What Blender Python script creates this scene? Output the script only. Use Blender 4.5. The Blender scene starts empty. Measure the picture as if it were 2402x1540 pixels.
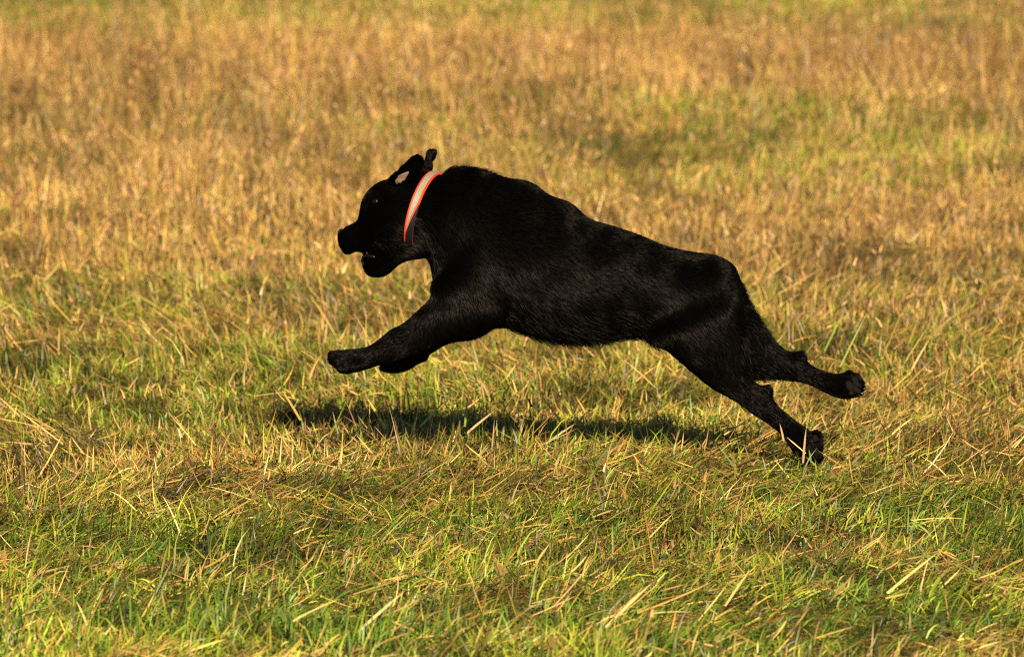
import bpy, bmesh, math, random
import numpy as np
from mathutils import Vector, Matrix, noise as mnoise
from mathutils.bvhtree import BVHTree

rng = np.random.default_rng(7)
random.seed(7)
scene = bpy.context.scene
COL = scene.collection

# ------------------------------------------------------------------ camera, sky, sun, exposure
CAM_H, CAM_D, PITCH = 1.75, 18.0, math.radians(4.616)
LENS, SENSOR = 302.5, 36.0
cam_data = bpy.data.cameras.new('camera')
cam = bpy.data.objects.new('camera', cam_data)
COL.objects.link(cam)
cam.location = (0, -CAM_D, CAM_H)
cam.rotation_euler = (math.pi / 2 - PITCH, 0, 0)
cam_data.lens = LENS
cam_data.sensor_width = SENSOR
cam_data.clip_start = 0.5
cam_data.clip_end = 3000
cam_data.dof.use_dof = True
cam_data.dof.focus_distance = 17.0
cam_data.dof.aperture_fstop = 11.0
scene.camera = cam

SUN_EL = math.radians(25.0)
SUN_AZ = math.radians(170.0)          # clockwise from +Y: behind the camera, a little to its right
sun_vec = Vector((math.sin(SUN_AZ) * math.cos(SUN_EL), math.cos(SUN_AZ) * math.cos(SUN_EL), math.sin(SUN_EL)))
world = bpy.data.worlds.new('World')
scene.world = world
world.use_nodes = True
wn = world.node_tree
wn.nodes.clear()
sky = wn.nodes.new('ShaderNodeTexSky')
sky.sky_type = 'NISHITA'
sky.sun_disc = False
sky.sun_elevation = SUN_EL
sky.sun_rotation = SUN_AZ
sky.dust_density = 0.3
sky.air_density = 0.5
bg = wn.nodes.new('ShaderNodeBackground')
bg.inputs['Strength'].default_value = 0.05
wo = wn.nodes.new('ShaderNodeOutputWorld')
wn.links.new(sky.outputs[0], bg.inputs[0])
wn.links.new(bg.outputs[0], wo.inputs[0])
sd = bpy.data.lights.new('sun', 'SUN')
sd.energy = 5.0
sd.angle = math.radians(0.5)
sd.color = (1.0, 0.83, 0.58)
so = bpy.data.objects.new('sun', sd)
COL.objects.link(so)
so.rotation_euler = sun_vec.to_track_quat('Z', 'Y').to_euler()

scene.view_settings.view_transform = 'Standard'
scene.view_settings.look = 'None'
scene.view_settings.gamma = 1.0
scene.view_settings.exposure = 1.12
scene.view_settings.use_curve_mapping = False
scene.render.engine = 'CYCLES'
scene.cycles.use_denoising = False
scene.cycles.filter_width = 1.0
scene.cycles.sample_clamp_direct = 3.0
scene.cycles.sample_clamp_indirect = 2.0
scene.cycles.max_bounces = 5
scene.cycles.diffuse_bounces = 1
scene.cycles.transmission_bounces = 3
scene.cycles.transparent_max_bounces = 4
scene.cycles_curves.shape = 'THICK'

# ------------------------------------------------------------------ helpers
PXF = LENS / SENSOR * 2401.0           # focal length in pixels of the photograph seen at 2401 wide
FWD = Vector((0, math.cos(PITCH), -math.sin(PITCH)))
UPV = Vector((0, math.sin(PITCH), math.cos(PITCH)))


def ray(u, v):
    return FWD + Vector((1, 0, 0)) * ((u - 1200.5) / PXF) + UPV * ((770 - v) / PXF)


def P(u, v, y=0.0):
    """Point of the vertical plane Y = y that the photograph shows at (u, v)."""
    d = ray(u, v)
    t = (y + CAM_D) / d.y
    return Vector(cam.location) + d * t


def G(u, v, z=0.02):
    """Ground point shown at (u, v)."""
    d = ray(u, v)
    t = (z - CAM_H) / d.z
    return Vector(cam.location) + d * t


def tag(o, label=None, cat=None, group=None, kind=None):
    for k, val in (('label', label), ('category', cat), ('group', group), ('kind', kind)):
        if val:
            o[k] = val
    return o


def link(name, data, parent=None):
    o = bpy.data.objects.new(name, data)
    COL.objects.link(o)
    if parent:
        o.parent = parent
    return o


def new_mat(name):
    m = bpy.data.materials.new(name)
    m.use_nodes = True
    m.node_tree.nodes.clear()
    return m, m.node_tree.nodes, m.node_tree.links


def principled(name, col, rough=0.6, spec=0.5, bump=0.0, bscale=300.0, var=0.0, vscale=60.0):
    m, N, L = new_mat(name)
    out = N.new('ShaderNodeOutputMaterial')
    b = N.new('ShaderNodeBsdfPrincipled')
    b.inputs['Roughness'].default_value = rough
    b.inputs['Specular IOR Level'].default_value = spec
    b.inputs['Base Color'].default_value = (*col, 1)
    L.new(b.outputs[0], out.inputs[0])
    tc = N.new('ShaderNodeTexCoord')
    if var:
        nz = N.new('ShaderNodeTexNoise')
        nz.inputs['Scale'].default_value = vscale
        nz.inputs['Detail'].default_value = 4
        L.new(tc.outputs['Object'], nz.inputs['Vector'])
        mx = N.new('ShaderNodeMixRGB')
        mx.inputs[1].default_value = (*[c * (1 - var) for c in col], 1)
        mx.inputs[2].default_value = (*[min(1, c * (1 + var)) for c in col], 1)
        L.new(nz.outputs['Fac'], mx.inputs[0])
        L.new(mx.outputs[0], b.inputs['Base Color'])
    if bump:
        nb = N.new('ShaderNodeTexNoise')
        nb.inputs['Scale'].default_value = bscale
        nb.inputs['Detail'].default_value = 3
        L.new(tc.outputs['Object'], nb.inputs['Vector'])
        bp = N.new('ShaderNodeBump')
        bp.inputs['Strength'].default_value = bump
        bp.inputs['Distance'].default_value = 0.002
        L.new(nb.outputs['Fac'], bp.inputs['Height'])
        L.new(bp.outputs[0], b.inputs['Normal'])
    return m


_LAT = [np.random.default_rng(100 + i).random((257, 257)) for i in range(12)]


def vn(x, y, scale, seed=0):
    """Smooth value noise 0..1 on arrays; scale is the size of a lump in metres."""
    a = _LAT[seed % 12]
    X = np.asarray(x) / scale + 1000.37 + seed * 3.1
    Y = np.asarray(y) / scale + 1000.71 + seed * 7.7
    xi = np.floor(X).astype(int)
    yi = np.floor(Y).astype(int)
    fx = X - xi
    fy = Y - yi
    fx = fx * fx * (3 - 2 * fx)
    fy = fy * fy * (3 - 2 * fy)
    xi %= 256
    yi %= 256
    return (a[xi, yi] * (1 - fx) + a[xi + 1, yi] * fx) * (1 - fy) + (a[xi, yi + 1] * (1 - fx) + a[xi + 1, yi + 1] * fx) * fy


def ground_h(x, y):
    x = np.asarray(x, float)
    y = np.asarray(y, float)
    h = (vn(x, y, 1.3, 1) - .5) * .035 + (vn(x, y, .45, 2) - .5) * .022 + (vn(x, y, 4.5, 3) - .5) * .05 * np.clip((y - 3) / 6, 0, 1)
    fade = np.clip(1 - (np.hypot(x, y - 8) - 45) / 30, 0, 1)
    return h * fade


# ------------------------------------------------------------------ the ground
def build_ground():
    xs = np.unique(np.concatenate([np.linspace(-900, -60, 12), np.linspace(-60, -7, 12), np.arange(-7, 7.01, .14), np.linspace(7, 60, 12), np.linspace(60, 900, 12)]))
    ys = np.unique(np.concatenate([np.linspace(-900, -60, 10), np.linspace(-60, -6, 14), np.arange(-6, 28.01, .14), np.linspace(28, 90, 20), np.linspace(90, 1500, 14)]))
    X, Y = np.meshgrid(xs, ys)
    Z = ground_h(X, Y)
    nx, ny = len(xs), len(ys)
    co = np.stack([X, Y, Z], -1).reshape(-1, 3)
    i = np.arange(nx * ny).reshape(ny, nx)
    f = np.stack([i[:-1, :-1], i[:-1, 1:], i[1:, 1:], i[1:, :-1]], -1).reshape(-1, 4)
    me = bpy.data.meshes.new('field_ground')
    me.from_pydata(co.tolist(), [], f.tolist())
    me.polygons.foreach_set('use_smooth', np.ones(len(f), bool))
    m, N, L = new_mat('field soil and thatch')
    out = N.new('ShaderNodeOutputMaterial')
    b = N.new('ShaderNodeBsdfPrincipled')
    b.inputs['Roughness'].default_value = .95
    b.inputs['Specular IOR Level'].default_value = .1
    tc = N.new('ShaderNodeTexCoord')
    n1 = N.new('ShaderNodeTexNoise'); n1.inputs['Scale'].default_value = .35; n1.inputs['Detail'].default_value = 5
    n2 = N.new('ShaderNodeTexNoise'); n2.inputs['Scale'].default_value = 45; n2.inputs['Detail'].default_value = 6
    for n in (n1, n2):
        L.new(tc.outputs['Object'], n.inputs['Vector'])
    r1 = N.new('ShaderNodeValToRGB')
    r1.color_ramp.elements[0].position = .38; r1.color_ramp.elements[0].color = (.15, .15, .032, 1)
    r1.color_ramp.elements[1].position = .62; r1.color_ramp.elements[1].color = (.27, .175, .06, 1)
    L.new(n1.outputs['Fac'], r1.inputs[0])
    r2 = N.new('ShaderNodeValToRGB')
    r2.color_ramp.elements[0].position = .35; r2.color_ramp.elements[0].color = (.25, .22, .2, 1)
    r2.color_ramp.elements[1].position = .7; r2.color_ramp.elements[1].color = (1.2, 1.15, 1.0, 1)
    L.new(n2.outputs['Fac'], r2.inputs[0])
    mx = N.new('ShaderNodeMixRGB'); mx.blend_type = 'MULTIPLY'; mx.inputs[0].default_value = 1
    L.new(r1.outputs[0], mx.inputs[1]); L.new(r2.outputs[0], mx.inputs[2])
    L.new(mx.outputs[0], b.inputs['Base Color'])
    bp = N.new('ShaderNodeBump'); bp.inputs['Strength'].default_value = .8; bp.inputs['Distance'].default_value = .02
    L.new(n2.outputs['Fac'], bp.inputs['Height']); L.new(bp.outputs[0], b.inputs['Normal'])
    L.new(b.outputs[0], out.inputs[0])
    me.materials.append(m)
    return tag(link('field_ground', me), kind='structure')


build_ground()

# ------------------------------------------------------------------ the grass
def blade_mat():
    m, N, L = new_mat('grass blade')
    out = N.new('ShaderNodeOutputMaterial')
    at = N.new('ShaderNodeAttribute'); at.attribute_name = 'blade_color'
    df = N.new('ShaderNodeBsdfDiffuse')
    tr = N.new('ShaderNodeBsdfTranslucent')
    gl = N.new('ShaderNodeBsdfGlossy'); gl.inputs['Roughness'].default_value = .42
    gl.inputs['Color'].default_value = (1, 1, 1, 1)
    mx = N.new('ShaderNodeMixShader'); mx.inputs[0].default_value = .20
    mg = N.new('ShaderNodeMixShader'); mg.inputs[0].default_value = .018
    L.new(at.outputs['Color'], df.inputs[0]); L.new(at.outputs['Color'], tr.inputs[0])
    L.new(df.outputs[0], mx.inputs[1]); L.new(tr.outputs[0], mx.inputs[2])
    L.new(mx.outputs[0], mg.inputs[1]); L.new(gl.outputs[0], mg.inputs[2])
    L.new(mg.outputs[0], out.inputs[0])
    return m


MAT_BLADE = blade_mat()


class Blades:
    """Collects blades (numpy) and links them as one mesh of tapered, curved strips."""

    def __init__(self):
        self.v, self.c, self.q, self.t, self.n = [], [], [], [], 0

    def add(self, root, length, width, az, th, curv, colb, colt, segs=3, twist=None, taper=None):
        n = len(root)
        if n == 0:
            return
        pts = [root]
        dirs = []
        for i in range(segs):
            t = np.minimum(th + curv * (i / max(1, segs - 1)), 1.9)
            d = np.stack([np.sin(t) * np.cos(az), np.sin(t) * np.sin(az), np.cos(t)], -1)
            dirs.append(d)
            nx = pts[-1] + d * (length / segs)[:, None]
            gz = ground_h(nx[:, 0], nx[:, 1]) + .003
            nx[:, 2] = np.maximum(nx[:, 2], gz)
            pts.append(nx)
        if twist is None:
            twist = rng.uniform(-1.2, 1.2, n)
        s0 = np.stack([-np.sin(az), np.cos(az), np.zeros(n)], -1)
        rows = []
        taper = taper or {1: [1.0], 2: [1.0, .8], 3: [.8, 1.0, .7], 4: [.8, 1, .85, .55]}[segs]
        cols = []
        for i in range(segs):
            nr = np.cross(dirs[i], s0)
            sd_ = np.cos(twist)[:, None] * s0 + np.sin(twist)[:, None] * nr
            off = sd_ * (width * .5 * taper[i])[:, None]
            rows += [pts[i] - off, pts[i] + off]
            f = i / segs
            cc = colb * (1 - f) + colt * f
            cols += [cc, cc]
        rows.append(pts[-1])
        cols.append(colt)
        k = 2 * segs + 1
        V = np.stack(rows, 1).reshape(-1, 3)
        C = np.stack(cols, 1).reshape(-1, 3)
        base = self.n + np.arange(n)[:, None] * k
        for i in range(segs - 1):
            self.q.append(base + np.array([[2 * i, 2 * i + 1, 2 * i + 3, 2 * i + 2]]))
        self.t.append(base + np.array([[2 * segs - 2, 2 * segs - 1, 2 * segs]]))
        self.v.append(V.astype(np.float32)); self.c.append(C.astype(np.float32))
        self.n += n * k

    def build(self, name, label):
        V = np.concatenate(self.v); C = np.concatenate(self.c)
        Q = np.concatenate(self.q) if self.q else np.zeros((0, 4), int)
        T = np.concatenate(self.t)
        me = bpy.data.meshes.new(name)
        me.vertices.add(len(V)); me.vertices.foreach_set('co', V.ravel())
        me.loops.add(Q.size + T.size)
        me.loops.foreach_set('vertex_index', np.concatenate([Q.ravel(), T.ravel()]).astype(np.int32))
        me.polygons.add(len(Q) + len(T))
        ls = np.concatenate([np.arange(len(Q)) * 4, Q.size + np.arange(len(T)) * 3]).astype(np.int32)
        me.polygons.foreach_set('loop_start', ls)
        me.update(calc_edges=True)
        a = me.color_attributes.new('blade_color', 'FLOAT_COLOR', 'POINT')
        a.data.foreach_set('color', np.concatenate([np.clip(C, 0, .9), np.ones((len(C), 1), np.float32)], 1).astype(np.float32).ravel())
        me.materials.append(MAT_BLADE)
        o = link(name, me)
        print(name, len(Q) * 2 + len(T), 'triangles')
        return tag(o, label, 'grass', kind='stuff')


GY = np.array([-6, -4, -2, 0, 1.7, 2.9, 4.3, 5.8, 7.6, 9.6, 12, 14.8, 17, 18.6, 19.8, 23, 30])
GF = np.array([1.0, .98, .90, .70, .56, .46, .30, .15, .12, .22, .25, .08, .02, .08, .95, .95, .75])

# lumps of the field seen in the photograph: (u, v, half width m, half depth m, green +/-, height +/-, dark: brown thatch, and shade of hollows put into colour)
PATCH = []
for (u, v, su, sy, dg, dh, dk) in [
    (1480, 270, .7, 2.2, .32, .1, 0), (1800, 230, .7, 1.8, .30, .1, 0), (650, 250, .5, 1.3, .5, .1, .1), (1330, 30, 1.2, 1.6, .30, .2, 0), (250, 30, .9, 1.5, .35, .2, .1),
    (900, 330, .4, 1.4, .3, 0, 0), (1650, 400, .5, 1.2, .3, 0, 0), (1700, 690, .5, .8, .3, .1, 0), (200, 700, .5, .8, .2, 0, 0),
    (2150, 320, .7, 1.8, .45, .1, 0), (2150, 490, .28, .9, -.1, -.3, .55), (620, 640, .13, .35, -.1, -.4, .5), (690, 750, .06, .25, 0, -.5, .6),
    (330, 280, .6, 1.6, -.3, .2, .25), (2300, 120, .8, 3, -.2, .2, .15), (1100, 130, 1.2, 3, -.15, .2, 0), (500, 130, .9, 3, -.2, .3, .1),
    (390, 1290, .27, .26, .45, .1, 0), (150, 1240, .2, .2, .3, .1, 0), (1980, 1260, .35, .3, .22, 0, 0), (2000, 1440, .6, .30, .40, 0, 0), (150, 1480, .45, .22, .35, 0, 0), (1550, 1500, .3, .15, .3, 0, 0), (2330, 1330, .25, .3, .2, 0, 0),
    (1000, 1440, .35, .3, -.2, 0, 0), (350, 1350, .25, .2, -.25, 0, .1), (900, 1080, .6, .5, -.25, 0, 0), (1350, 1150, .5, .4, -.15, 0, 0),
    (150, 560, .5, 1.5, -.1, 0, .1), (1000, 700, .4, 1, -.1, 0, .15), (1990, 640, .6, 1.2, -.1, 0, 0), (2250, 1250, .4, .4, .2, 0, .1)]:
    g = G(u, v)
    PATCH.append((g.x, g.y, su, sy, dg, dh, dk))


def field(x, y):
    g = np.interp(y, GY, GF)
    lush = np.zeros_like(g) + (vn(x, y / 1.6, .30, 5) * .6 + vn(x, y, .1, 3) * .4 - .47) * 2.6 * np.clip((1.5 - y) / 3, 0, 1)
    g = g + (vn(x, y, .8, 4) - .5) * .5 + (vn(x, y / 2.5, .9, 5) - .5) * .6 + (vn(x, y, .2, 6) - .5) * .4
    h = 1 + (vn(x, y, .5, 7) - .5) * .7 + (vn(x, y, .16, 8) - .5) * .8
    dk = (vn(x, y, .3, 9) - .5) * .55 + (vn(x, y, .09, 3) - .5) * .55  # dark lumps; some are shade between tufts painted into the blades
    for (px, py, su, sy, dg, dh, k) in PATCH:
        w = np.exp(-((x - px) / su) ** 2 - ((y - py) / sy) ** 2)
        g = g + dg * w
        if dg > 0 and py < 0:
            lush = lush + w * min(1, dg * 2.2)
        h = h + dh * w
        dk = dk + k * w
    return np.clip(g, .02, .97), np.clip(h, .3, 2), np.clip(dk, -.3, .75), np.clip(lush, 0, 1)


def c3(*rows):
    return np.array(rows, float)


GREENS = c3((.125, .195, .013), (.185, .255, .018), (.265, .305, .026), (.045, .090, .012), (.35, .34, .035), (.085, .145, .015))
DEEP = c3((.045, .095, .012), (.075, .140, .014), (.11, .19, .020), (.030, .062, .010), (.17, .23, .022))
STRAWS = c3((.48, .295, .085), (.38, .215, .062), (.57, .39, .135), (.44, .29, .050), (.30, .155, .045), (.51, .36, .085))
BROWNS = c3((.20, .115, .042), (.27, .155, .056), (.10, .058, .022), (.33, .195, .075), (.045, .030, .013))  # near-black row, like the darkest of DEEP, stands in for shaded gaps


def pick(pal, n, p=None):
    i = rng.choice(len(pal), n, p=p)
    c = pal[i] * rng.uniform(.55, 1.42, (n, 1))
    return c * (1 + rng.normal(0, .06, (n, 3)))


def tone(x, y):
    """Lighter and duller lumps of the sward."""
    t = 1 + (vn(x, y, .34, 0) - .5) * .55 + (vn(x, y / 1.8, .11, 2) - .5) * .55 + (vn(x, y / 2, 1.1, 8) - .5) * .35 + (vn(x, y / 3, .5, 4) - .5) * .5 * np.clip((y - 4) / 5, 0, 1)
    # small dark spots: shade in gaps between blades, put into the colour
    s1 = np.clip((vn(x, y / 2.2, .05, 6) * .6 + vn(x, y / 2, .13, 7) * .4 - .56) / .10, 0, 1) * (y < 6)
    s2 = np.clip((vn(x, y / 3, .16, 9) * .6 + vn(x, y / 3, .45, 11) * .4 - .58) / .10, 0, 1) * (y >= 2)
    t = t * (1 - .66 * s1) * (1 - .5 * s2)
    return np.clip(t, .16, 1.6)[:, None]


ZONES = [(-4.4, 4.0, 1.75, 1.0, 3, 1.0), (4.0, 12.0, 2.3, .42, 2, 1.1), (12.0, 25.0, 3.2, .20, 2, 1.35), (25.0, 48.0, 4.5, .05, 2, 2.4)]


def scatter(dens):
    out = []
    for (y0, y1, hw, k, segs, ws) in ZONES:
        n = int(dens * k * (y1 - y0) * hw * 2)
        out.append((rng.uniform(-hw, hw, n), rng.uniform(y0, y1, n), segs, ws))
        # thinner margin at both sides and behind
        n2 = int(n * .24)
        xx = rng.uniform(hw, hw + 2.8, n2) * rng.choice([-1, 1], n2)
        out.append((xx, rng.uniform(y0, y1, n2), min(segs, 2), ws * 1.8))
    return out


def roots(x, y, dz):
    return np.stack([x, y, ground_h(x, y) + dz], -1)


def lean_field(x, y, spread):
    """Direction in which the mown grass lies: combed in swathes, with scatter."""
    w = np.clip((y + .6) / 1.4, 0, 1)
    m = .45 * (1 - w) + w * np.interp(x, [-.9, -.2, .5, 1.2], [2.45, 2.1, 1.3, .9])
    a = m + (vn(x, y, .7, 10) - .5) * 2.2 + (vn(x, y, .22, 11) - .5) * 1.6
    a = a + np.where(rng.random(len(x)) < .22, math.pi, 0)
    return a + rng.normal(0, spread, len(x))


dead, green, straw, tall = Blades(), Blades(), Blades(), Blades()

# dead matted blades, lying
for (x, y, segs, ws) in scatter(6000):
    n = len(x)
    g, h, dk, lush = field(x, y)
    keep = rng.random(n) < 1.12 - .85 * g - .35 * lush
    x, y, g, h, dk = x[keep], y[keep], g[keep], h[keep], dk[keep]
    n = len(x)
    isb = rng.random(n) < np.interp(y, [0, 10, 18], [.40, .34, .28]) + dk * .6
    col = np.where(isb[:, None], pick(BROWNS, n), pick(STRAWS, n))
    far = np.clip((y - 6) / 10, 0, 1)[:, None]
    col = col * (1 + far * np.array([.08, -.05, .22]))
    L_ = rng.gamma(5, .0074, n) * (.8 + .3 * h)
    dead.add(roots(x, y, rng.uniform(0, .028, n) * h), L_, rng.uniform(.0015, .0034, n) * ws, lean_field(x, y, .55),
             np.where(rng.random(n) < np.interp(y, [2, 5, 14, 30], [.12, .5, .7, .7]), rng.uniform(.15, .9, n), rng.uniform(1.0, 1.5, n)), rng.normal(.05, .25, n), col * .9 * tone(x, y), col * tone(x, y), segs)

# living blades
for (x, y, segs, ws) in scatter(6400):
    n = len(x)
    g, h, dk, lush = field(x, y)
    keep = rng.random(n) < g * 1.05
    x, y, g, h, dk = x[keep], y[keep], g[keep], h[keep], dk[keep]
    n = len(x)
    cb = pick(GREENS, n, [.26, .26, .18, .14, .08, .08]) * (1 - .45 * np.clip(dk, 0, 1))[:, None]
    ct = cb.copy()
    lu = lush[keep]
    sw_ = rng.random(n) < lu * .9
    cb[sw_] = pick(DEEP, int(sw_.sum()))
    ct = cb.copy()
    dry = rng.random(n) < .30 * (1 - .75 * lu)
    ct[dry] = .45 * cb[dry] + .55 * pick(STRAWS, int(dry.sum()))
    L_ = rng.gamma(4.5, .0088, n) * h
    up = rng.random(n) < .42
    th = np.where(up, rng.uniform(.1, .75, n), rng.uniform(.8, 1.4, n))
    green.add(roots(x, y, rng.uniform(-.004, .014, n)), L_, rng.uniform(.0018, .0040, n) * ws, lean_field(x, y, .7), th,
              rng.uniform(-.1, .9, n), cb * tone(x, y), ct * tone(x, y), segs)

# long pale stalks left by the mower
for (x, y, segs, ws) in scatter(190):
    n = len(x)
    g, h, dk, lush = field(x, y)
    keep = rng.random(n) < .95 - .65 * g - .5 * np.clip(dk, 0, 1)
    x, y, h = x[keep], y[keep], h[keep]
    n = len(x)
    col = pick(STRAWS, n, [.22, .12, .26, .16, .10, .14]) * 1.0
    straw.add(roots(x, y, rng.uniform(.005, .045, n)), rng.gamma(5, .0135, n), rng.uniform(.0018, .0036, n) * ws, lean_field(x, y, .6),
              rng.uniform(.75, 1.52, n), rng.normal(0, .12, n), col, col, segs, taper=[.9] * segs)

# standing dry grass with seed heads in the farther field, thin near by
for (x, y, segs, ws) in scatter(1500):
    n = len(x)
    g, h, dk, lush = field(x, y)
    p = np.interp(y, [-5, 0, 3, 6, 10, 13, 16, 18.6, 19.8, 26], [.02, .03, .10, .30, .5, .75, 1, .9, .04, .04]) * (1.2 - g)
    keep = rng.random(n) < p * np.clip(h, .5, 1.4)
    x, y, h, dk = x[keep], y[keep], h[keep], dk[keep]
    n = len(x)
    isb = rng.random(n) < .36 + dk * .4
    col = np.where(isb[:, None], pick(BROWNS, n) * 1.15, pick(STRAWS, n))
    L_ = rng.uniform(.06, .16, n) * h * np.interp(y, [0, 8, 14, 30], [.9, 1, 1.5, 1.5])
    az = rng.uniform(0, 2 * math.pi, n)
    th = np.abs(rng.normal(.3, .22, n))
    tall.add(roots(x, y, np.zeros(n)), L_, rng.uniform(.0016, .003, n) * ws, az, th, rng.uniform(0, .4, n), col * tone(x, y), col * tone(x, y), segs)
    hd = np.stack([np.sin(th) * np.cos(az), np.sin(th) * np.sin(az), np.cos(th)], -1)
    sel = rng.random(n) < .5
    for j in range(2):
        r = roots(x, y, np.zeros(n)) + hd * (L_ * (.72 + .1 * j))[:, None]
        m_ = int(sel.sum())
        cc = pick(BROWNS, m_) * 1.5
        tall.add(r[sel], rng.uniform(.015, .035, m_), rng.uniform(.003, .006, m_) * ws, az[sel] + rng.uniform(-2, 2, m_), th[sel] + .25,
                 rng.uniform(0, .4, m_), cc, cc, 2)

# some stalks and blades that stand out one by one in the photograph: (u, v foot) -> (u, v tip), width
for (u0, v0, u1, v1, w, c, yy) in [
    (1838, 1034, 1829, 992, .0042, (.42, .29, .14), -.30), (1883, 1085, 1889, 1000, .0046, (.40, .27, .13), -.30),
    (1902, 1085, 1897, 1052, .004, (.12, .20, .05), -.30),
    (705, 985, 662, 912, .005, (.50, .33, .08), .55), (905, 1005, 858, 925, .006, (.55, .42, .08), .50), (985, 1000, 1046, 935, .005, (.25, .33, .09), .50),
    (1090, 1000, 1096, 925, .005, (.20, .30, .05), .45), (1095, 1015, 1160, 960, .0045, (.5, .33, .15), .35),
    (1330, 1010, 1270, 925, .006, (.55, .42, .08), .60), (1280, 1040, 1350, 990, .004, (.35, .36, .10), .25),
    (960, 690, 905, 640, .005, (.32, .36, .07), None), (380, 830, 330, 740, .004, (.50, .36, .12), None), (490, 800, 420, 735, .004, (.52, .38, .14), None),
    (690, 1010, 640, 1050, .005, (.52, .36, .12), None), (110, 1045, 0, 1032, .004, (.55, .42, .18), None),
    (1420, 1470, 1530, 1360, .005, (.52, .42, .16), None), (840, 1480, 950, 1380, .005, (.5, .42, .18), None), (530, 1400, 545, 1330, .006, (.30, .36, .12), None),
    (1245, 1335, 1290, 1270, .005, (.5, .36, .13), None), (1700, 1420, 1760, 1330, .0045, (.5, .40, .14), None), (2080, 1390, 2200, 1290, .005, (.45, .40, .12), None),
    (1970, 860, 2030, 735, .0038, (.26, .32, .06), 1.6), (1930, 830, 1985, 715, .0038, (.22, .28, .05), 2.2), (2130, 880, 2180, 790, .0045, (.5, .42, .14), None)]:
    a = P(u0, v0, yy) if yy is not None else G(u0, v0, .03)
    b = P(u1, v1, a.y + (.0 if yy is not None else .04))
    d = b - a
    L_ = np.array([d.length])
    straw.add(np.array([list(a)]), L_, np.array([w]), np.array([math.atan2(d.y, d.x)]), np.array([math.acos(max(-1, min(1, d.z / d.length)))]),
              np.array([0.04]), np.array([c]) * .95, np.array([c]), 3, twist=np.array([math.pi / 2 * .85]), taper=[.9, 1, .8])

dead.build('dead_grass', 'matted tan and brown dead grass lying flat all over the field')
green.build('green_grass', 'short green blades growing up between the dead grass')
straw.build('cut_straw', 'long pale cut stalks scattered over the mown grass')
tall.build('standing_dry_grass', 'thin standing dry grass with brown seed heads, thickest behind the dog')

# ------------------------------------------------------------------ the dog
VOX = 0.0036
ST = []          # (centre, flow direction, radius, hair length, lift)


class Solid:
    def __init__(self):
        self.v, self.f = [], []

    def rings(self, rings):
        b = len(self.v)
        k = len(rings[0])
        for r in rings:
            self.v += [tuple(p) for p in r]
        for i in range(len(rings) - 1):
            for j in range(k):
                j2 = (j + 1) % k
                self.f.append((b + i * k + j, b + i * k + j2, b + (i + 1) * k + j2, b + (i + 1) * k + j))
        self.f.append(tuple(b + j for j in reversed(range(k))))
        e = b + (len(rings) - 1) * k
        self.f.append(tuple(e + j for j in range(k)))

    def loft(self, stations, hair, lift=.25, flow=1, power=2.15, k=28, sub=4, sm=.3, limb=False):
        """stations: (u1, v1, u2, v2, y, half depth): two contour points of the outline and the depth of the limb there."""
        S = []
        for (u1, v1, u2, v2, y, r) in stations:
            S.append((P(u1, v1, y), P(u2, v2, y), r))
        # Catmull-Rom between stations
        fine = []
        n = len(S)
        for i in range(n - 1):
            p0, p1, p2, p3 = S[max(0, i - 1)], S[i], S[i + 1], S[min(n - 1, i + 2)]
            for q in range(sub):
                t = q / sub

                def cr(a, b_, c, d):
                    return .5 * ((2 * b_) + (c - a) * t + (2 * a - 5 * b_ + 4 * c - d) * t * t + (3 * b_ - a - 3 * c + d) * t ** 3)
                fine.append((cr(p0[0], p1[0], p2[0], p3[0]), cr(p0[1], p1[1], p2[1], p3[1]), max(.004, cr(p0[2], p1[2], p2[2], p3[2]))))
        fine.append(S[-1])
        rings = []
        cs = [(a + b_) * .5 for a, b_, _ in fine]
        for (a, b_, r) in fine:
            c = (a + b_) * .5
            h = (a - b_) * .5
            ring = []
            for j in range(k):
                t = 2 * math.pi * j / k
                ct, st = math.cos(t), math.sin(t)
                e = 2 / power
                ring.append(c + h * (math.copysign(abs(ct) ** e, ct)) + Vector((0, 1, 0)) * r * math.copysign(abs(st) ** e, st))
            rings.append(ring)
        # rounded ends
        def cap(ring, c, d, amt):
            return [[c + (p - c) * s + d * (amt * o) for p in ring] for s, o in ((.82, .45), (.5, .8), (.15, .97))]
        d0 = (cs[0] - cs[1]).normalized(); d1 = (cs[-1] - cs[-2]).normalized()
        r0 = min(fine[0][2], (fine[0][0] - fine[0][1]).length * .5); r1 = min(fine[-1][2], (fine[-1][0] - fine[-1][1]).length * .5)
        rings = list(reversed(cap(rings[0], cs[0], d0, r0 * .8))) + rings + cap(rings[-1], cs[-1], d1, r1 * .6)
        self.rings(rings)
        for i in range(0, len(cs), 2):
            a = cs[max(0, i - 1)]; b_ = cs[min(len(cs) - 1, i + 1)]
            d = (b_ - a).normalized() * flow
            if flow < 0:
                d = Vector((d.x, d.y * .2, d.z)).normalized()
            if limb:
                w_ = max(0.0, 1 - (i / (len(cs) - 1)) / .4)
                d = (d * (1 - w_) + Vector((.75, 0, -.66)) * w_).normalized()
            hl = hair(i / (len(cs) - 1)) if callable(hair) else hair
            ST.append((cs[i], d, ((fine[i][0] - fine[i][1]).length * .5 + fine[i][2]) * .5, hl, lift, sm(i / (len(cs) - 1)) if callable(sm) else sm))

    def ball(self, c, rx, ry, rz, rot=0.0, nu=14, nv=9):
        M = Matrix.Rotation(rot, 3, 'Y')
        rings = []
        for i in range(1, nv):
            a = math.pi * i / nv
            rings.append([c + M @ Vector((rx * math.sin(a) * math.cos(2 * math.pi * j / nu), ry * math.sin(a) * math.sin(2 * math.pi * j / nu), rz * math.cos(a))) for j in range(nu)])
        self.rings(rings)


B = Solid()
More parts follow.
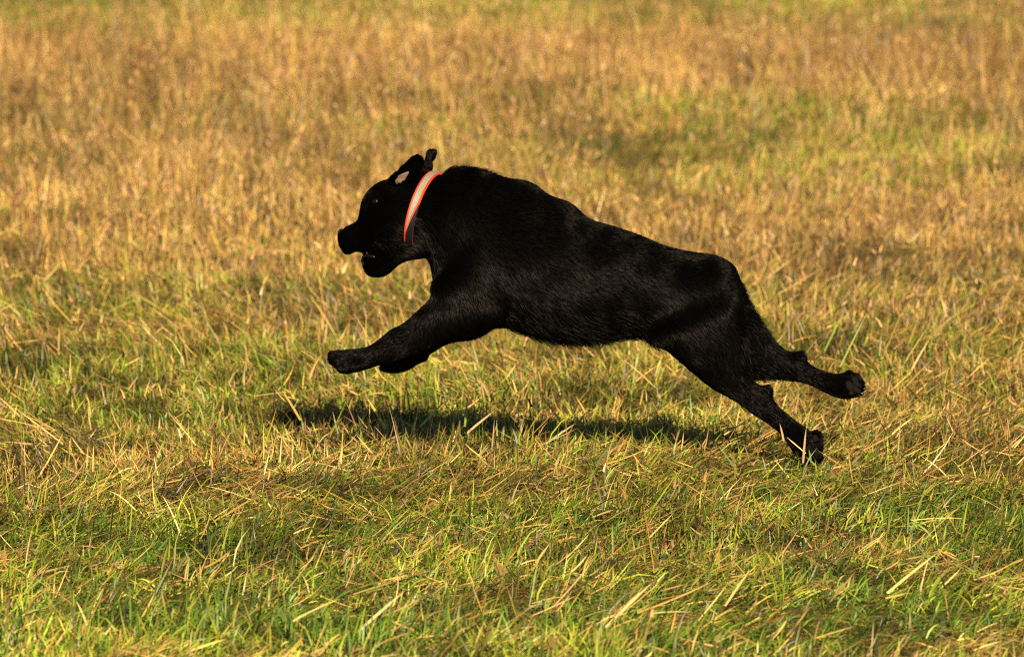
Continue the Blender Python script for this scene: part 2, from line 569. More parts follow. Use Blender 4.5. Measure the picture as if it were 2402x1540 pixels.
# trunk and neck (top outline, bottom outline)
B.loft([(988, 428, 962, 585, .015, .070), (1026, 404, 1000, 603, .005, .080), (1075, 394, 1016, 650, 0, .090), (1128, 400, 1020, 692, 0, .100),
        (1184, 420, 1068, 745, 0, .112), (1240, 429, 1135, 766, 0, .124), (1285, 460, 1196, 767, 0, .134), (1336, 479, 1262, 786, 0, .140),
        (1378, 515, 1325, 800, 0, .141), (1441, 535, 1400, 798, 0, .134), (1500, 555, 1460, 787, 0, .122), (1560, 580, 1520, 786, 0, .114),
        (1620, 594, 1575, 790, 0, .114), (1674, 601, 1630, 785, 0, .112), (1705, 617, 1685, 765, 0, .100), (1728, 648, 1718, 735, 0, .078),
        (1738, 675, 1735, 706, 0, .035)], lambda t: .026 if t < .35 else .021, .30, sm=1.0)
# near hind leg
B.loft([(1540, 720, 1715, 650, -.058, .045), (1506, 786, 1738, 700, -.074, .058), (1552, 814, 1750, 770, -.080, .054), (1594, 848, 1754, 825, -.082, .047),
        (1626, 876, 1757, 864, -.084, .040), (1664, 907, 1766, 892, -.086, .033), (1702, 929, 1784, 904, -.087, .027), (1738, 951, 1800, 908, -.088, .024),
        (1767, 973, 1811, 930, -.089, .021), (1797, 991, 1825, 952, -.090, .019), (1823, 1010, 1844, 969, -.091, .019), (1836, 1024, 1866, 988, -.092, .021),
        (1848, 1040, 1890, 1004, -.093, .027), (1860, 1058, 1908, 1022, -.094, .031), (1872, 1074, 1916, 1044, -.095, .030)], lambda t: .016 if t < .45 else .008, .16, sm=lambda t: .9 if t < .35 else max(.06, .9 - (t - .35) * 2.2), limb=True)
# far hind leg
B.loft([(1560, 760, 1730, 655, .055, .040), (1620, 825, 1763, 717, .075, .052), (1680, 872, 1794, 766, .080, .044), (1740, 889, 1815, 795, .082, .036),
        (1790, 890, 1844, 823, .083, .029), (1827, 890, 1871, 827, .084, .025), (1857, 893, 1887, 843, .085, .022), (1885, 898, 1911, 861, .086, .020),
        (1911, 908, 1935, 871, .087, .020), (1934, 919, 1960, 877, .088, .023), (1957, 929, 1977, 875, .089, .029), (1980, 934, 2000, 878, .090, .033),
        (2001, 931, 2014, 893, .090, .031)], lambda t: .016 if t < .45 else .008, .16, sm=lambda t: .9 if t < .35 else max(.06, .9 - (t - .35) * 2.2), limb=True)
# near foreleg
B.loft([(1075, 545, 1215, 655, -.080, .034), (1030, 645, 1175, 745, -.094, .046), (1010, 698, 1112, 780, -.100, .047), (978, 730, 1050, 798, -.102, .040),
        (947, 757, 996, 822, -.102, .034), (917, 772, 957, 836, -.102, .030), (892, 793, 922, 848, -.101, .028), (867, 811, 891, 855, -.100, .027),
        (838, 818, 862, 864, -.100, .028), (806, 821, 832, 872, -.100, .032), (787, 828, 803, 869, -.100, .030)], lambda t: .013 if t < .4 else .008, .06, sm=lambda t: .9 if t < .3 else max(.06, .9 - (t - .3) * 2.2), limb=True)
# far foreleg, its wrist folded under
B.loft([(1080, 640, 1190, 740, .082, .036), (1022, 725, 1125, 790, .090, .044), (985, 765, 1060, 802, .092, .038), (948, 798, 1012, 827, .093, .032),
        (922, 820, 988, 846, .093, .028), (904, 836, 962, 864, .093, .026), (895, 850, 935, 873, .093, .026), (892, 858, 908, 871, .093, .022)], lambda t: .012, .14, sm=lambda t: max(.15, .9 - t * 1.2))
B.loft([(905, 842, 908, 870, .096, .024), (930, 838, 936, 872, .100, .026), (955, 834, 962, 862, .102, .028), (985, 832, 990, 846, .103, .022)], .006, .12)
# skull and upper jaw: turned a little away from the camera
B.loft([(992, 414, 985, 565, .000, .060), (950, 408, 962, 592, .008, .076), (909, 421, 938, 602, .016, .080), (882, 432, 912, 600, .026, .078),
        (860, 452, 892, 593, .036, .070), (847, 476, 874, 590, .046, .058), (843, 499, 860, 591, .054, .049), (839, 517, 848, 591, .060, .046),
        (826, 525, 831, 590, .066, .044), (812, 532, 817, 597, .072, .043), (803, 538, 806, 593, .076, .038), (798, 543, 801, 584, .079, .030)],
       lambda t: .012 if t < .3 else .006, .03, flow=-1, sm=lambda t: max(.1, .6 - t * .6))
# lower jaw
B.loft([(985, 540, 990, 605, .004, .056), (948, 560, 950, 612, .012, .052), (908, 568, 927, 627, .022, .048), (880, 578, 910, 642, .034, .042),
        (862, 588, 891, 650, .044, .035), (851, 600, 874, 649, .052, .030), (849, 612, 861, 644, .056, .024), (851, 621, 856, 636, .058, .014)], .006, .03, flow=-1, sm=.1)
# skin joining the ears to the nape
B.loft([(930, 425, 950, 470, .010, .040), (972, 402, 985, 445, .022, .042), (1008, 399, 1008, 430, .035, .030)], .010, .2, flow=1, sm=.4)
# near ear, blown back and open towards the camera; far ear upright
def ear(rows, thick):
    rings = []
    for r in rows:
        pts = [P(*q) for q in r]
        # 5 points across by quadratic interpolation
        fr = []
        for t in (0, .25, .5, .75, 1):
            a, b_, c = pts
            fr.append(a * ((1 - t) * (1 - 2 * t)) + b_ * (4 * t * (1 - t)) + c * (t * (2 * t - 1)))
        bk = [p + Vector((.002, thick, 0)) for p in reversed(fr)]
        rings.append(fr + bk)
    B.rings(rings)
    for i in range(len(rings)):
        c = rings[i][2]
        n = rings[min(i + 1, len(rings) - 1)][2] - rings[max(0, i - 1)][2]
        ST.append((c, n.normalized(), .025, .006, .02, .06))


ear([((902, 424, -.035), (930, 440, -.040), (958, 452, -.050)), ((908, 418, -.060), (934, 427, -.046), (964, 438, -.070)), ((927, 401, -.078), (946, 414, -.050), (974, 424, -.082)),
     ((948, 381, -.090), (964, 398, -.060), (984, 405, -.090)), ((966, 366, -.096), (979, 382, -.070), (991, 390, -.094)), ((977, 362, -.097), (986, 370, -.080), (993, 379, -.096)),
     ((984, 365, -.094), (988, 369, -.086), (991, 374, -.093))], .011)
ear([((978, 415, .040), (1000, 412, .044), (1026, 412, .050)), ((988, 396, .055), (1002, 394, .052), (1020, 397, .058)), ((994, 380, .064), (1003, 380, .060), (1012, 383, .064)),
     ((996, 368, .070), (1008, 366, .066), (1022, 369, .070)), ((999, 357, .074), (1011, 356, .070), (1024, 358, .074)), ((1005, 350, .076), (1012, 350, .074), (1020, 352, .076))], .011)
# brow, shoulder, elbow, hip and hock forms
B.ball(P(1060, 680, -.098), .045, .045, .045)               # point of the shoulder
B.ball(P(1130, 725, -.108), .050, .034, .040, .4)           # triceps
B.ball(P(1100, 782, -.104), .022, .018, .014)               # elbow
B.ball(P(1800, 914, -.088), .012, .016, .014)
B.ball(P(1877, 833, .084), .013, .016, .013)
# toes
def toes(spec):
    for (u, v, y, rx, ry, rz, rot) in spec:
        B.ball(P(u, v, y), rx, ry, rz, rot, 12, 8)


toes([(798, 855, -.124, .018, .010, .012, .45), (787, 846, -.110, .018, .010, .013, .5), (787, 836, -.094, .017, .010, .012, .5), (798, 832, -.079, .015, .009, .011, .4),
      (810, 866, -.10, .018, .020, .009, .1),
      (1890, 1068, -.122, .014, .010, .020, -.7), (1902, 1072, -.106, .014, .010, .021, -.7), (1908, 1066, -.089, .014, .010, .021, -.6), (1906, 1054, -.073, .013, .009, .018, -.6),
      (1912, 1024, -.094, .015, .022, .014, .3), (1916, 1046, -.090, .013, .022, .016, 0), (1913, 1070, -.100, .016, .018, .014, 0), (1884, 1080, -.112, .013, .014, .010, .2),
      (2006, 918, .068, .016, .010, .012, .2), (2011, 908, .084, .016, .010, .013, 0), (2010, 899, .099, .015, .010, .013, -.2), (2001, 888, .112, .015, .010, .013, -.4),
      (1990, 879, .085, .010, .014, .010, 0),
      (985, 838, .085, .014, .008, .010, .2), (990, 838, .100, .014, .008, .010, .2), (988, 840, .115, .014, .008, .010, .2)])
# tail, carried out behind the rump on the far side
tail = [(P(1690, 640, .02), .030), (P(1700, 655, .09), .027), (P(1704, 672, .16), .025), (P(1704, 690, .24), .022), (P(1700, 705, .31), .016), (P(1696, 712, .36), .008)]
rg = []
for i, (c, r) in enumerate(tail):
    d = (tail[min(i + 1, len(tail) - 1)][0] - tail[max(i - 1, 0)][0]).normalized()
    s1 = d.cross(Vector((0, 0, 1))).normalized(); s2 = d.cross(s1)
    if i >= 2:
        ST.append((c, d, r, .022, .3, .2))
    rg.append([c + s1 * r * math.cos(2 * math.pi * j / 14) + s2 * r * math.sin(2 * math.pi * j / 14) for j in range(14)])
B.rings(rg)

tmp = bpy.data.meshes.new('body')
tmp.from_pydata(B.v, [], B.f)
bm = bmesh.new(); bm.from_mesh(tmp)
bmesh.ops.recalc_face_normals(bm, faces=bm.faces)
bm.to_mesh(tmp); bm.free()
tob = link('body', tmp)
md = tob.modifiers.new('r', 'REMESH'); md.mode = 'VOXEL'; md.voxel_size = VOX; md.use_smooth_shade = True
dg = bpy.context.evaluated_depsgraph_get()
body_me = bpy.data.meshes.new_from_object(tob.evaluated_get(dg), depsgraph=dg)
bpy.data.objects.remove(tob); bpy.data.meshes.remove(tmp)
body_me.name = 'body'


def relax(me):
    n = len(me.vertices)
    V = np.empty(n * 3, np.float32); me.vertices.foreach_get('co', V); V = V.reshape(-1, 3).astype(float)
    E = np.empty(len(me.edges) * 2, np.int32); me.edges.foreach_get('vertices', E); E = E.reshape(-1, 2)
    C = np.array([list(q[0]) for q in ST]); R = np.array([q[2] for q in ST]); S = np.array([q[5] for q in ST])
    W = np.empty(n)
    for i in range(0, n, 20000):
        d = np.linalg.norm(V[i:i + 20000, None] - C[None], axis=2) / (R[None] + .006)
        w = 1 / (d ** 5 + 1e-3)
        W[i:i + 20000] = (w @ S) / w.sum(1)
    deg = np.bincount(E.ravel(), minlength=n).astype(float)
    for it in range(60):
        A = np.zeros((n, 3))
        for k in range(3):
            A[:, k] = np.bincount(E[:, 0], V[E[:, 1], k], n) + np.bincount(E[:, 1], V[E[:, 0], k], n)
        step = np.clip(W * 60 - it, 0, 1)[:, None] * .5
        V += step * (A / deg[:, None] - V)
    # the strap presses the neck in
    if RING is not None:
        c, e1, e2, cn, r1, r2 = [np.array(q) for q in RING]
        rel = V - c
        off = rel @ cn
        x, y = rel @ e1, rel @ e2
        t = np.arctan2(y, x)
        rr = np.hypot(x, y)
        ov = 1 / np.hypot(np.cos(t) / r1, np.sin(t) / r2) - .003
        near = np.clip(1 - (np.abs(off) - .012) / .016, 0, 1) * (rr < .14) * np.clip((2.5 - np.abs(t)) / .5, 0, 1) * (rr > ov)
        # the ear is not pressed in
        near = near * (1 - np.clip((V[:, 2] - (c[2] + .045)) / .01, 0, 1) * (V[:, 1] < -.05))
        newr = rr + (ov - rr) * near
        V = c + off[:, None] * cn + (x * newr / rr)[:, None] * e1 + (y * newr / rr)[:, None] * e2
    me.vertices.foreach_set('co', V.astype(np.float32).ravel())
    me.update()


CC = P(996, 497, .004)
A1 = P(1021, 406, .002) - CC                     # towards the nape
A2 = P(965, 503, -.086) - CC                     # towards the camera
E1 = A1.normalized()
A2 = A2 - E1 * A2.dot(E1)
E2 = A2.normalized()
CN = E1.cross(E2)
if CN.x > 0:
    CN = -CN
RING = (list(CC), list(E1), list(E2), list(CN), A1.length, A2.length)
relax(body_me)
body_me.polygons.foreach_set('use_smooth', np.ones(len(body_me.polygons), bool))

dog = link('dog', None)
gp = G(1900, 1090, 0)
dog.location = (P(1300, 700).x, 0, 0)
tag(dog, 'black dog in mid leap over the grass with ears blown back and legs stretched', 'dog')
INV = Matrix.Translation(-Vector(dog.location))


def dog_part(name, me, mat, label=None):
    me.transform(INV)
    if mat:
        me.materials.append(mat)
    o = link(name, me, dog)
    if label:
        o['label'] = label
    return o


# read the surface in world space before moving it under the dog
nv = len(body_me.vertices)
VC = np.empty(nv * 3, np.float32); body_me.vertices.foreach_get('co', VC); VC = VC.reshape(-1, 3)
VN = np.empty(nv * 3, np.float32); body_me.vertices.foreach_get('normal', VN); VN = VN.reshape(-1, 3)
body_me.calc_loop_triangles()
TRI = np.empty(len(body_me.loop_triangles) * 3, np.int32); body_me.loop_triangles.foreach_get('vertices', TRI); TRI = TRI.reshape(-1, 3)
bvh = BVHTree.FromPolygons([tuple(p) for p in VC.tolist()], TRI.tolist())

M_SKIN = principled('black skin', (.0008, .0007, .0007), 1.0, .0, .4, 500)
M_NOSE = principled('wet nose leather', (.004, .0036, .0034), .5, .25, .5, 700)
M_EYE = principled('brown eye', (.003, .002, .0016), .3, .12)
M_PAD = principled('paw pad leather', (.007, .006, .005), .95, .05, .6, 600, .3, 200)
M_CLAW = principled('claw', (.02, .017, .015), .4, .5)
M_PINK = principled('pink ear skin', (.15, .088, .072), .55, .3, .6, 300, .9, 75)


def hair_mat():
    m, N, L = new_mat('black coat hair')
    out = N.new('ShaderNodeOutputMaterial')
    h = N.new('ShaderNodeBsdfHair')
    h.component = 'Reflection'
    hi = N.new('ShaderNodeHairInfo')
    rp = N.new('ShaderNodeValToRGB')
    rp.color_ramp.elements[0].position = .5
    rp.color_ramp.elements[0].color = (.0012, .0011, .001, 1)
    rp.color_ramp.elements[1].position = .98
    rp.color_ramp.elements[1].color = (.0155, .0142, .013, 1)
    L.new(hi.outputs['Random'], rp.inputs[0])
    L.new(rp.outputs[0], h.inputs['Color'])
    h.inputs['RoughnessU'].default_value = .085
    h.inputs['RoughnessV'].default_value = .8
    d = N.new('ShaderNodeBsdfDiffuse')
    d.inputs['Color'].default_value = (.0010, .0009, .0008, 1)
    ad = N.new('ShaderNodeAddShader')
    L.new(h.outputs[0], ad.inputs[0])
    L.new(d.outputs[0], ad.inputs[1])
    L.new(ad.outputs[0], out.inputs[0])
    return m


M_HAIR = hair_mat()
SC = np.array([list(s[0]) for s in ST]); SD = np.array([list(s[1]) for s in ST]); SR = np.array([s[2] for s in ST])
SH = np.array([s[3] for s in ST]); SL = np.array([s[4] for s in ST])

KC = 96
RAD = np.array([1 / math.hypot(math.cos(2 * math.pi * j / KC) / A1.length, math.sin(2 * math.pi * j / KC) / A2.length) for j in range(KC)])

# hair
def make_coat(n_hair, pts=5):
    tri = VC[TRI]
    ar = np.linalg.norm(np.cross(tri[:, 1] - tri[:, 0], tri[:, 2] - tri[:, 0]), axis=1)
    ti = rng.choice(len(TRI), n_hair, p=ar / ar.sum())
    r1 = np.sqrt(rng.random(n_hair)); r2 = rng.random(n_hair)
    w = np.stack([1 - r1, r1 * (1 - r2), r1 * r2], -1)
    p = (tri[ti] * w[:, :, None]).sum(1)
    nn = (VN[TRI[ti]] * w[:, :, None]).sum(1)
    nn /= np.linalg.norm(nn, axis=1, keepdims=True) + 1e-9
    D = np.zeros((n_hair, 3)); HL = np.zeros(n_hair); LF = np.zeros(n_hair)
    for s in range(0, n_hair, 20000):
        q = p[s:s + 20000]
        d = np.linalg.norm(q[:, None] - SC[None], axis=2) / (SR[None] + .008)
        wt = 1 / (d ** 4 + 1e-3)
        wt /= wt.sum(1, keepdims=True)
        D[s:s + 20000] = wt @ SD
        HL[s:s + 20000] = wt @ SH
        LF[s:s + 20000] = wt @ SL
    D[:, 2] -= .35 * (HL > .011)                         # the coat falls a little as it runs back
    # clumps and whorls
    sw = np.stack([vn(p[:, 0], p[:, 2], .03, 1), vn(p[:, 0], p[:, 2] + 9, .025, 2), vn(p[:, 0] + 5, p[:, 2], .03, 3)], -1) - .5
    D = D + sw * .8 + rng.normal(0, .10, (n_hair, 3))
    D -= nn * (D * nn).sum(1, keepdims=True)
    D /= np.linalg.norm(D, axis=1, keepdims=True) + 1e-9
    # longer ruff on the nape, feathered belly and rear of the thighs
    x, z = p[:, 0], p[:, 2]
    nape = np.exp(-((x - P(1085, 395).x) / .06) ** 2) * (nn[:, 2] > .4) * (z > P(0, 470).z)
    HL = HL * (1 + .1 * nape); LF = LF - .12 * nape + .16 * nape * (vn(x, p[:, 1], .012, 4) > .6)
    belly = (nn[:, 2] < -.4) * (x > P(1180, 0).x) * (x < P(1540, 0).x)
    HL = HL * (1 + .2 * belly); LF = LF + .22 * belly
    top = np.clip((nn[:, 2] - .15) / .7, 0, 1) * (HL > .014)
    LF = LF * (1 - .55 * (HL > .014)) + .42 * top
    HL = HL * (1 - .48 * top)
    stray = ((nape > .3) | belly | ((x > P(1730, 0).x) & (HL > .012))) & (rng.random(n_hair) < .10)
    LF = LF + stray * rng.uniform(.2, .6, n_hair)
    HL = HL * (1 + .35 * stray)
    HL = HL * rng.uniform(.6, 1.15, n_hair)
    LF = np.clip(LF + rng.normal(0, .06, n_hair), .02, .9)
    # keep bare: pink ear skin, nose, the strip of neck under the upper part of the collar
    rel = p - np.array(list(CC))
    off = rel @ np.array(list(CN))
    tt = np.arctan2(rel @ np.array(list(E2)), rel @ np.array(list(E1)))
    rr = np.linalg.norm(rel - off[:, None] * np.array(list(CN)), axis=1)
    under = (np.abs(off - .003) < .021) & (rr < .125) & (np.abs(tt) < 1.7)
    pk = np.array(list(P(943, 418, -.055)))
    inner = (np.linalg.norm((p - pk)[:, [0, 2]], axis=1) < .008) & (p[:, 1] < -.03)
    ns = np.array(list(P(799, 553, .08)))
    nose = np.linalg.norm(p - ns, axis=1) < .016
    ey = np.linalg.norm(p - EYE_N, axis=1) < .010
    ey |= np.linalg.norm(p - EYE_F, axis=1) < .010
    k = ~(under | inner | nose | ey)
    p, nn, D, HL, LF = p[k], nn[k], D[k], HL[k], LF[k]
    n = len(p)
    t = np.linspace(0, 1, pts)
    base = p - nn * .0003
    rise = .0011 * np.sqrt(t)
    P_ = base[:, None] + (D[:, None] * t[None, :, None] + nn[:, None] * (LF[:, None] * (t - .45 * t * t)[None])[:, :, None]) * HL[:, None, None] + nn[:, None] * rise[None, :, None]
    hc = bpy.data.hair_curves.new('coat')
    hc.add_curves([pts] * n)
    off_ = np.array(list(dog.location))
    hc.attributes['position'].data.foreach_set('vector', (P_ - off_).astype(np.float32).ravel())
    ra = hc.attributes.get('radius') or hc.attributes.new('radius', 'FLOAT', 'POINT')
    rad = np.tile(np.array([.00034, .00032, .00026, .00018, .00005], np.float32), n)
    ra.data.foreach_set('value', rad)
    hc.materials.append(M_HAIR)
    o = link('coat', hc, dog)
    o['kind'] = 'stuff'
    print('hairs', n)


def on_skin(u, v, y_from=-1.0):
    o = P(u, v, y_from)
    d = (o - Vector(cam.location)).normalized()
    h = bvh.ray_cast(o, d)
    return h[0], h[1]


# eyes (near one faces the camera)
eh, en = on_skin(883, 474)
EYE_N = np.array(list(eh))
efh = bvh.ray_cast(P(868, 474, 1.0), Vector((0, -1, 0)))[0]
EYE_F = np.array(list(efh))
make_coat(330000)
dog_part('body', body_me, M_SKIN)


def ball_mesh(name, c, rx, ry, rz, nu=20, nv=14):
    bm = bmesh.new()
    bmesh.ops.create_uvsphere(bm, u_segments=nu, v_segments=nv, radius=1)
    bmesh.ops.transform(bm, verts=bm.verts, matrix=Matrix.Translation(c) @ Matrix.Diagonal((rx, ry, rz, 1)))
    me = bpy.data.meshes.new(name)
    bm.to_mesh(me); bm.free()
    me.polygons.foreach_set('use_smooth', np.ones(len(me.polygons), bool))
    return me


dog_part('eye', ball_mesh('eye', Vector(EYE_N) + Vector((0, .0068, 0)), .0085, .0085, .0085), M_EYE)
dog_part('eye', ball_mesh('eye', Vector(EYE_F) - Vector((0, .0055, 0)), .0085, .0085, .0085), M_EYE)

# nose leather with two nostrils pressed in
bm = bmesh.new()
bmesh.ops.create_uvsphere(bm, u_segments=28, v_segments=18, radius=1)
for v in bm.verts:
    for s in (-1, 1):
        d = (v.co - Vector((-.86, .5 * s, -.05))).length
        if d < .32:
            v.co += Vector((.5, 0, 0)) * (1 - d / .32)
    v.co.z *= 1.0 + .25 * (v.co.x < 0) * (v.co.z > 0)
bmesh.ops.transform(bm, verts=bm.verts, matrix=Matrix.Translation(P(802, 553, .081)) @ Matrix.Rotation(.35, 4, 'Z') @ Matrix.Diagonal((.0095, .017, .0125, 1)))
me = bpy.data.meshes.new('nose'); bm.to_mesh(me); bm.free()
me.polygons.foreach_set('use_smooth', np.ones(len(me.polygons), bool))
dog_part('nose', me, M_NOSE)

# pink skin inside the near ear: a thin sheet lying in the hollow of the ear
def skin_patch(name, outline_pts, mat, lift, thick=.0012, label=None):
    cu = sum(p[0] for p in outline_pts) / len(outline_pts); cv = sum(p[1] for p in outline_pts) / len(outline_pts)
    rings = []
    for s in (1, .8, .55, .3, .08):
        row = []
        for (u, v) in outline_pts:
            h, nrm = on_skin(cu + (u - cu) * s, cv + (v - cv) * s)
            e = lift if s < 1 else -.001
            row.append((h if h is not None else P(u, v, -.06)) + Vector((0, -e, 0)))
        rings.append(row)
    bm = bmesh.new()
    vs = [[bm.verts.new(p) for p in r] for r in rings]
    k = len(outline_pts)
    for i in range(len(rings) - 1):
        for j in range(k):
            bm.faces.new((vs[i][j], vs[i][(j + 1) % k], vs[i + 1][(j + 1) % k], vs[i + 1][j]))
    bm.faces.new(vs[-1])
    bmesh.ops.recalc_face_normals(bm, faces=bm.faces)
    me = bpy.data.meshes.new(name); bm.to_mesh(me); bm.free()
    me.polygons.foreach_set('use_smooth', np.ones(len(me.polygons), bool))
    return dog_part(name, me, mat, label)


skin_patch('inner_ear', [(926, 430), (925, 423), (931, 417), (934, 411), (943, 407), (951, 403), (960, 401), (958, 409), (953, 416), (950, 423), (942, 426), (940, 431), (934, 429), (930, 434)], M_PINK, .0025,
           label='pink bare skin in the hollow of the near ear')

# wet black lower lip
lp = [(853, 622), (850, 611), (853, 602), (861, 598), (871, 601), (880, 603)]
bm = bmesh.new()
prev = None
pts_ = [on_skin(*q) for q in lp]
pts_ = [h for h in pts_ if h[0] is not None]
for i, (h, nr) in enumerate(pts_):
    d = (pts_[min(i + 1, len(pts_) - 1)][0] - pts_[max(i - 1, 0)][0]).normalized()
    s1 = d.cross(nr).normalized(); s2 = nr
    q = .0042 * (1 - .55 * abs(i / (len(pts_) - 1) - .4))
    ring = [bm.verts.new(h + s2 * .0008 + (s1 * math.cos(2 * math.pi * j / 10) + s2 * math.sin(2 * math.pi * j / 10) * .8) * q) for j in range(10)]
    if prev:
        for j in range(10):
            bm.faces.new((prev[j], prev[(j + 1) % 10], ring[(j + 1) % 10], ring[j]))
    else:
        bm.faces.new(ring)
    prev = ring
bm.faces.new(prev)
bmesh.ops.recalc_face_normals(bm, faces=bm.faces)
me = bpy.data.meshes.new('lip'); bm.to_mesh(me); bm.free()
me.polygons.foreach_set('use_smooth', np.ones(len(me.polygons), bool))
dog_part('lip', me, principled('wet black lip', (.002, .0018, .0016), .38, .3, .5, 350))

# small pale cone added as the glint at the corner of the lips
th_, tn_ = on_skin(861, 594)
bm = bmesh.new()
bmesh.ops.create_cone(bm, cap_ends=True, segments=8, radius1=.0014, radius2=.0005, depth=.0045)
bmesh.ops.transform(bm, verts=bm.verts, matrix=Matrix.Translation(th_ + tn_ * .001))
me = bpy.data.meshes.new('glint_tooth'); bm.to_mesh(me); bm.free()
dog_part('glint_tooth', me, principled('glint_tooth', (.16, .14, .105), .4))

# paw pads and claws
def pad(u, v, rx, rz, rot=0.0):
    h, nr = on_skin(u, v)
    if h is None:
        return
    bm = bmesh.new()
    bmesh.ops.create_uvsphere(bm, u_segments=12, v_segments=8, radius=1)
    q = nr.to_track_quat('Y', 'Z').to_matrix().to_4x4()
    bmesh.ops.transform(bm, verts=bm.verts, matrix=Matrix.Translation(h) @ q @ Matrix.Rotation(rot, 4, 'Y') @ Matrix.Diagonal((rx, .005, rz, 1)))
    me = bpy.data.meshes.new('paw_pad'); bm.to_mesh(me); bm.free()
    me.polygons.foreach_set('use_smooth', np.ones(len(me.polygons), bool))
    dog_part('paw_pad', me, M_PAD)


for q in [(1992, 905, .008, .012, .5), (2005, 890, .006, .009, .7), (2012, 902, .006, .009, .9), (2009, 915, .006, .008, 1.2), (1996, 921, .007, .006, 1.3),
          (1911, 1028, .007, .008, 0), (1914, 1058, .007, .009, 0)]:
    pad(*q)


def claw(u0, v0, y0, u1, v1, y1, r=.0028):
    a, b_ = P(u0, v0, y0), P(u1, v1, y1)
    d = (b_ - a); s1 = d.cross(Vector((0, 1, .2))).normalized(); s2 = d.cross(s1).normalized()
    bm = bmesh.new()
    prev = None
    for i, (f, q) in enumerate(((0, 1), (.4, .85), (.75, .5), (1, .05))):
        c = a + d * f - s1 * (.0025 * math.sin(f * math.pi)) * (1 if s1.z < 0 else -1)
        ring = [bm.verts.new(c + (s1 * math.cos(2 * math.pi * j / 8) + s2 * math.sin(2 * math.pi * j / 8)) * r * q) for j in range(8)]
        if prev:
            for j in range(8):
                bm.faces.new((prev[j], prev[(j + 1) % 8], ring[(j + 1) % 8], ring[j]))
        prev = ring
    bm.faces.new(prev)
    me = bpy.data.meshes.new('claw'); bm.to_mesh(me); bm.free()
    dog_part('claw', me, M_CLAW)


for q in [(785, 860, -.124, 778, 863, -.125), (775, 848, -.110, 768, 850, -.111), (776, 836, -.094, 769, 837, -.094), (788, 830, -.079, 781, 829, -.079),
          (1993, 877, .085, 1990, 867, .085), (2016, 898, .111, 2025, 895, .112), (2024, 912, .081, 2031, 914, .081), (2018, 922, .066, 2025, 927, .066),
          (1884, 1084, -.122, 1880, 1093, -.122), (1904, 1082, -.104, 1905, 1092, -.104), (1920, 1082, -.098, 1923, 1090, -.098), (1912, 1074, -.073, 1915, 1084, -.073)]:
    claw(*q)

# ------------------------------------------------------------------ the collar
M_ORANGE = principled('orange webbing', (.56, .036, .004), .55, .4, .5, 900)
M_NAVY = principled('navy webbing', (.004, .005, .008), .6, .3, .5, 900)


def reflective():
    m, N, L = new_mat('grey reflective tape')
    out = N.new('ShaderNodeOutputMaterial')
    b = N.new('ShaderNodeBsdfPrincipled')
    b.inputs['Base Color'].default_value = (.56, .55, .47, 1)
    b.inputs['Roughness'].default_value = .45
    tc = N.new('ShaderNodeTexCoord')
    vo = N.new('ShaderNodeTexVoronoi'); vo.inputs['Scale'].default_value = 550
    L.new(tc.outputs['Object'], vo.inputs['Vector'])
    rp = N.new('ShaderNodeValToRGB')
    rp.color_ramp.elements[0].color = (.26, .26, .19, 1); rp.color_ramp.elements[1].color = (.16, .16, .115, 1)
    rp.color_ramp.elements[1].position = .8
    L.new(vo.outputs['Distance'], rp.inputs[0]); L.new(rp.outputs[0], b.inputs['Base Color'])
    bp = N.new('ShaderNodeBump'); bp.inputs['Strength'].default_value = .3; bp.inputs['Distance'].default_value = .0006
    L.new(vo.outputs['Distance'], bp.inputs['Height']); L.new(bp.outputs[0], b.inputs['Normal'])
    L.new(b.outputs[0], out.inputs[0])
    return m


M_REFL = reflective()
collar = link('dog_collar', None)
collar.location = CC
tag(collar, 'orange dog collar with a broad grey reflective stripe on the neck of the black dog', 'collar')


def ring_band(name, o0, o1, lift, thick, mat, t0=0.0, t1=2 * math.pi, closed=True, edge=None):
    n = KC if closed else max(8, int(KC * (t1 - t0) / (2 * math.pi)) + 1)
    bm = bmesh.new()
    rows = []
    for j in range(n):
        t = t0 + (t1 - t0) * j / (n if closed else n - 1)
        r = np.interp((t % (2 * math.pi)) / (2 * math.pi) * KC, np.arange(KC + 1), np.append(RAD, RAD[0]))
        d = E1 * math.cos(t) + E2 * math.sin(t)
        row = []
        for (o, l) in ((o0, lift), (o0 * .93 + o1 * .07, lift + thick), (o1 * .93 + o0 * .07, lift + thick), (o1, lift), ((o0 + o1) / 2, lift - .0008)):
            row.append(bm.verts.new(CN * (o if edge is None else edge(t, o)) + d * (r + l)))
        rows.append(row)
    m = n if closed else n - 1
    for j in range(m):
        a, b_ = rows[j], rows[(j + 1) % n]
        for i in range(5):
            bm.faces.new((a[i], a[(i + 1) % 5], b_[(i + 1) % 5], b_[i]))
    if not closed:
        bm.faces.new(rows[0]); bm.faces.new(list(reversed(rows[-1])))
    bmesh.ops.recalc_face_normals(bm, faces=bm.faces)
    me = bpy.data.meshes.new(name); bm.to_mesh(me); bm.free()
    me.materials.append(mat)
    return link(name, me, collar)


ring_band('strap', -.0104, .0104, 0, .0022, M_ORANGE)


def taper_tape(t, o):
    f = min(1, max(0, (t - 1.30) / .75))
    return .0060 + (o - .0060) * (1 - .92 * f)


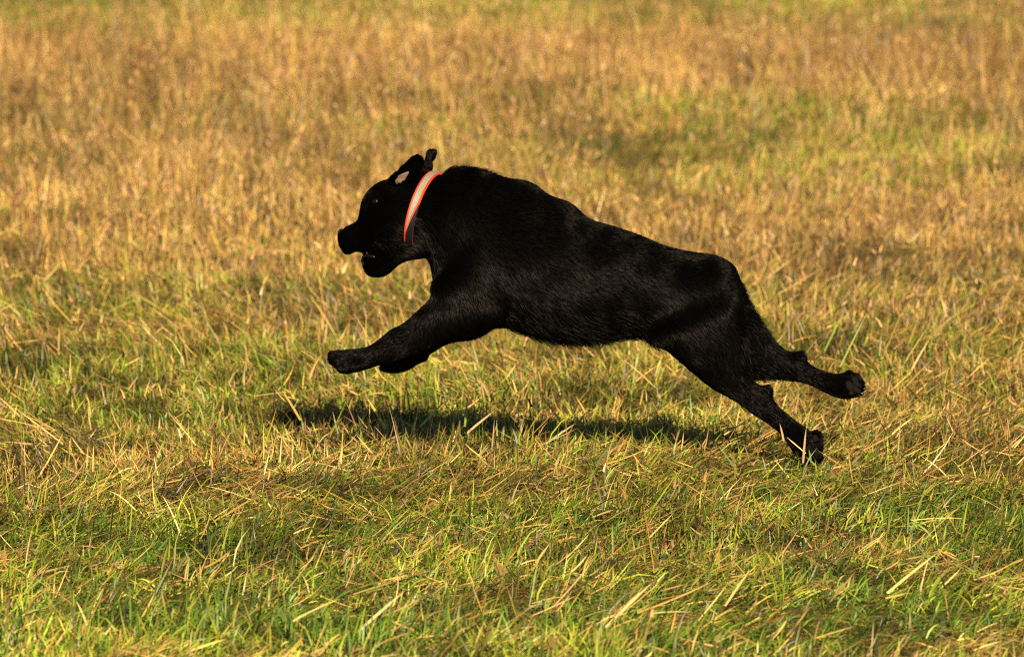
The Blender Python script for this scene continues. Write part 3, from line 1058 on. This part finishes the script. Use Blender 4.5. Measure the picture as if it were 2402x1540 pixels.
def taper_dark(t, o):
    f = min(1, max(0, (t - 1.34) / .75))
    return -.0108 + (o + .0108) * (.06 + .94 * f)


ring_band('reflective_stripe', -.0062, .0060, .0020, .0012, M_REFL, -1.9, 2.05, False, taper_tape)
w = ring_band('dark_webbing', -.0108, .0056, .0019, .0016, M_NAVY, 1.36, 4.2, False, taper_dark)  # dark band that widens along the lower part of the strap
w['label'] = 'dark band on the lower part of the collar'

# ------------------------------------------------------------------ twigs lying in the grass
M_TWIG = principled('dark bark', (.035, .022, .014), .85, .2, .6, 400, .3, 120)


def twig(points, r, label):
    pts = [Vector(p) for p in points]
    c0 = pts[0].copy()
    cu = bmesh.new()
    prev = None
    n = len(pts)
    for i, p in enumerate(pts):
        d = (pts[min(i + 1, n - 1)] - pts[max(i - 1, 0)]).normalized()
        s1 = d.cross(Vector((.1, .2, 1))).normalized(); s2 = d.cross(s1)
        rr = r * (1 - .6 * i / (n - 1)) * random.uniform(.8, 1.2)
        ring = [cu.verts.new(p - c0 + (s1 * math.cos(2 * math.pi * j / 7) + s2 * math.sin(2 * math.pi * j / 7)) * rr) for j in range(7)]
        if prev:
            for j in range(7):
                cu.faces.new((prev[j], prev[(j + 1) % 7], ring[(j + 1) % 7], ring[j]))
        else:
            cu.faces.new(ring)
        prev = ring
    cu.faces.new(prev)
    bmesh.ops.recalc_face_normals(cu, faces=cu.faces)
    me = bpy.data.meshes.new('twig'); cu.to_mesh(me); cu.free()
    me.materials.append(M_TWIG)
    o = link('twig', me)
    o.location = c0
    return tag(o, label, 'twig')


a = G(2330, 700, .03)
yy = a.y
twig([P(2334, 690, yy - .02), P(2350, 689, yy), P(2362, 691, yy + .01), P(2374, 694, yy + .01), P(2388, 691, yy + .02), P(2402, 690, yy + .03)], .0030,
     'thin dark twig lying level in the grass at the right edge of the field')
a = G(2325, 310, .02)
twig([P(2330, 308, a.y), P(2326, 298, a.y), P(2324, 288, a.y + .01), P(2321, 277, a.y + .02)], .0045,
     'short dark twig standing up in the blurred grass far behind the dog')
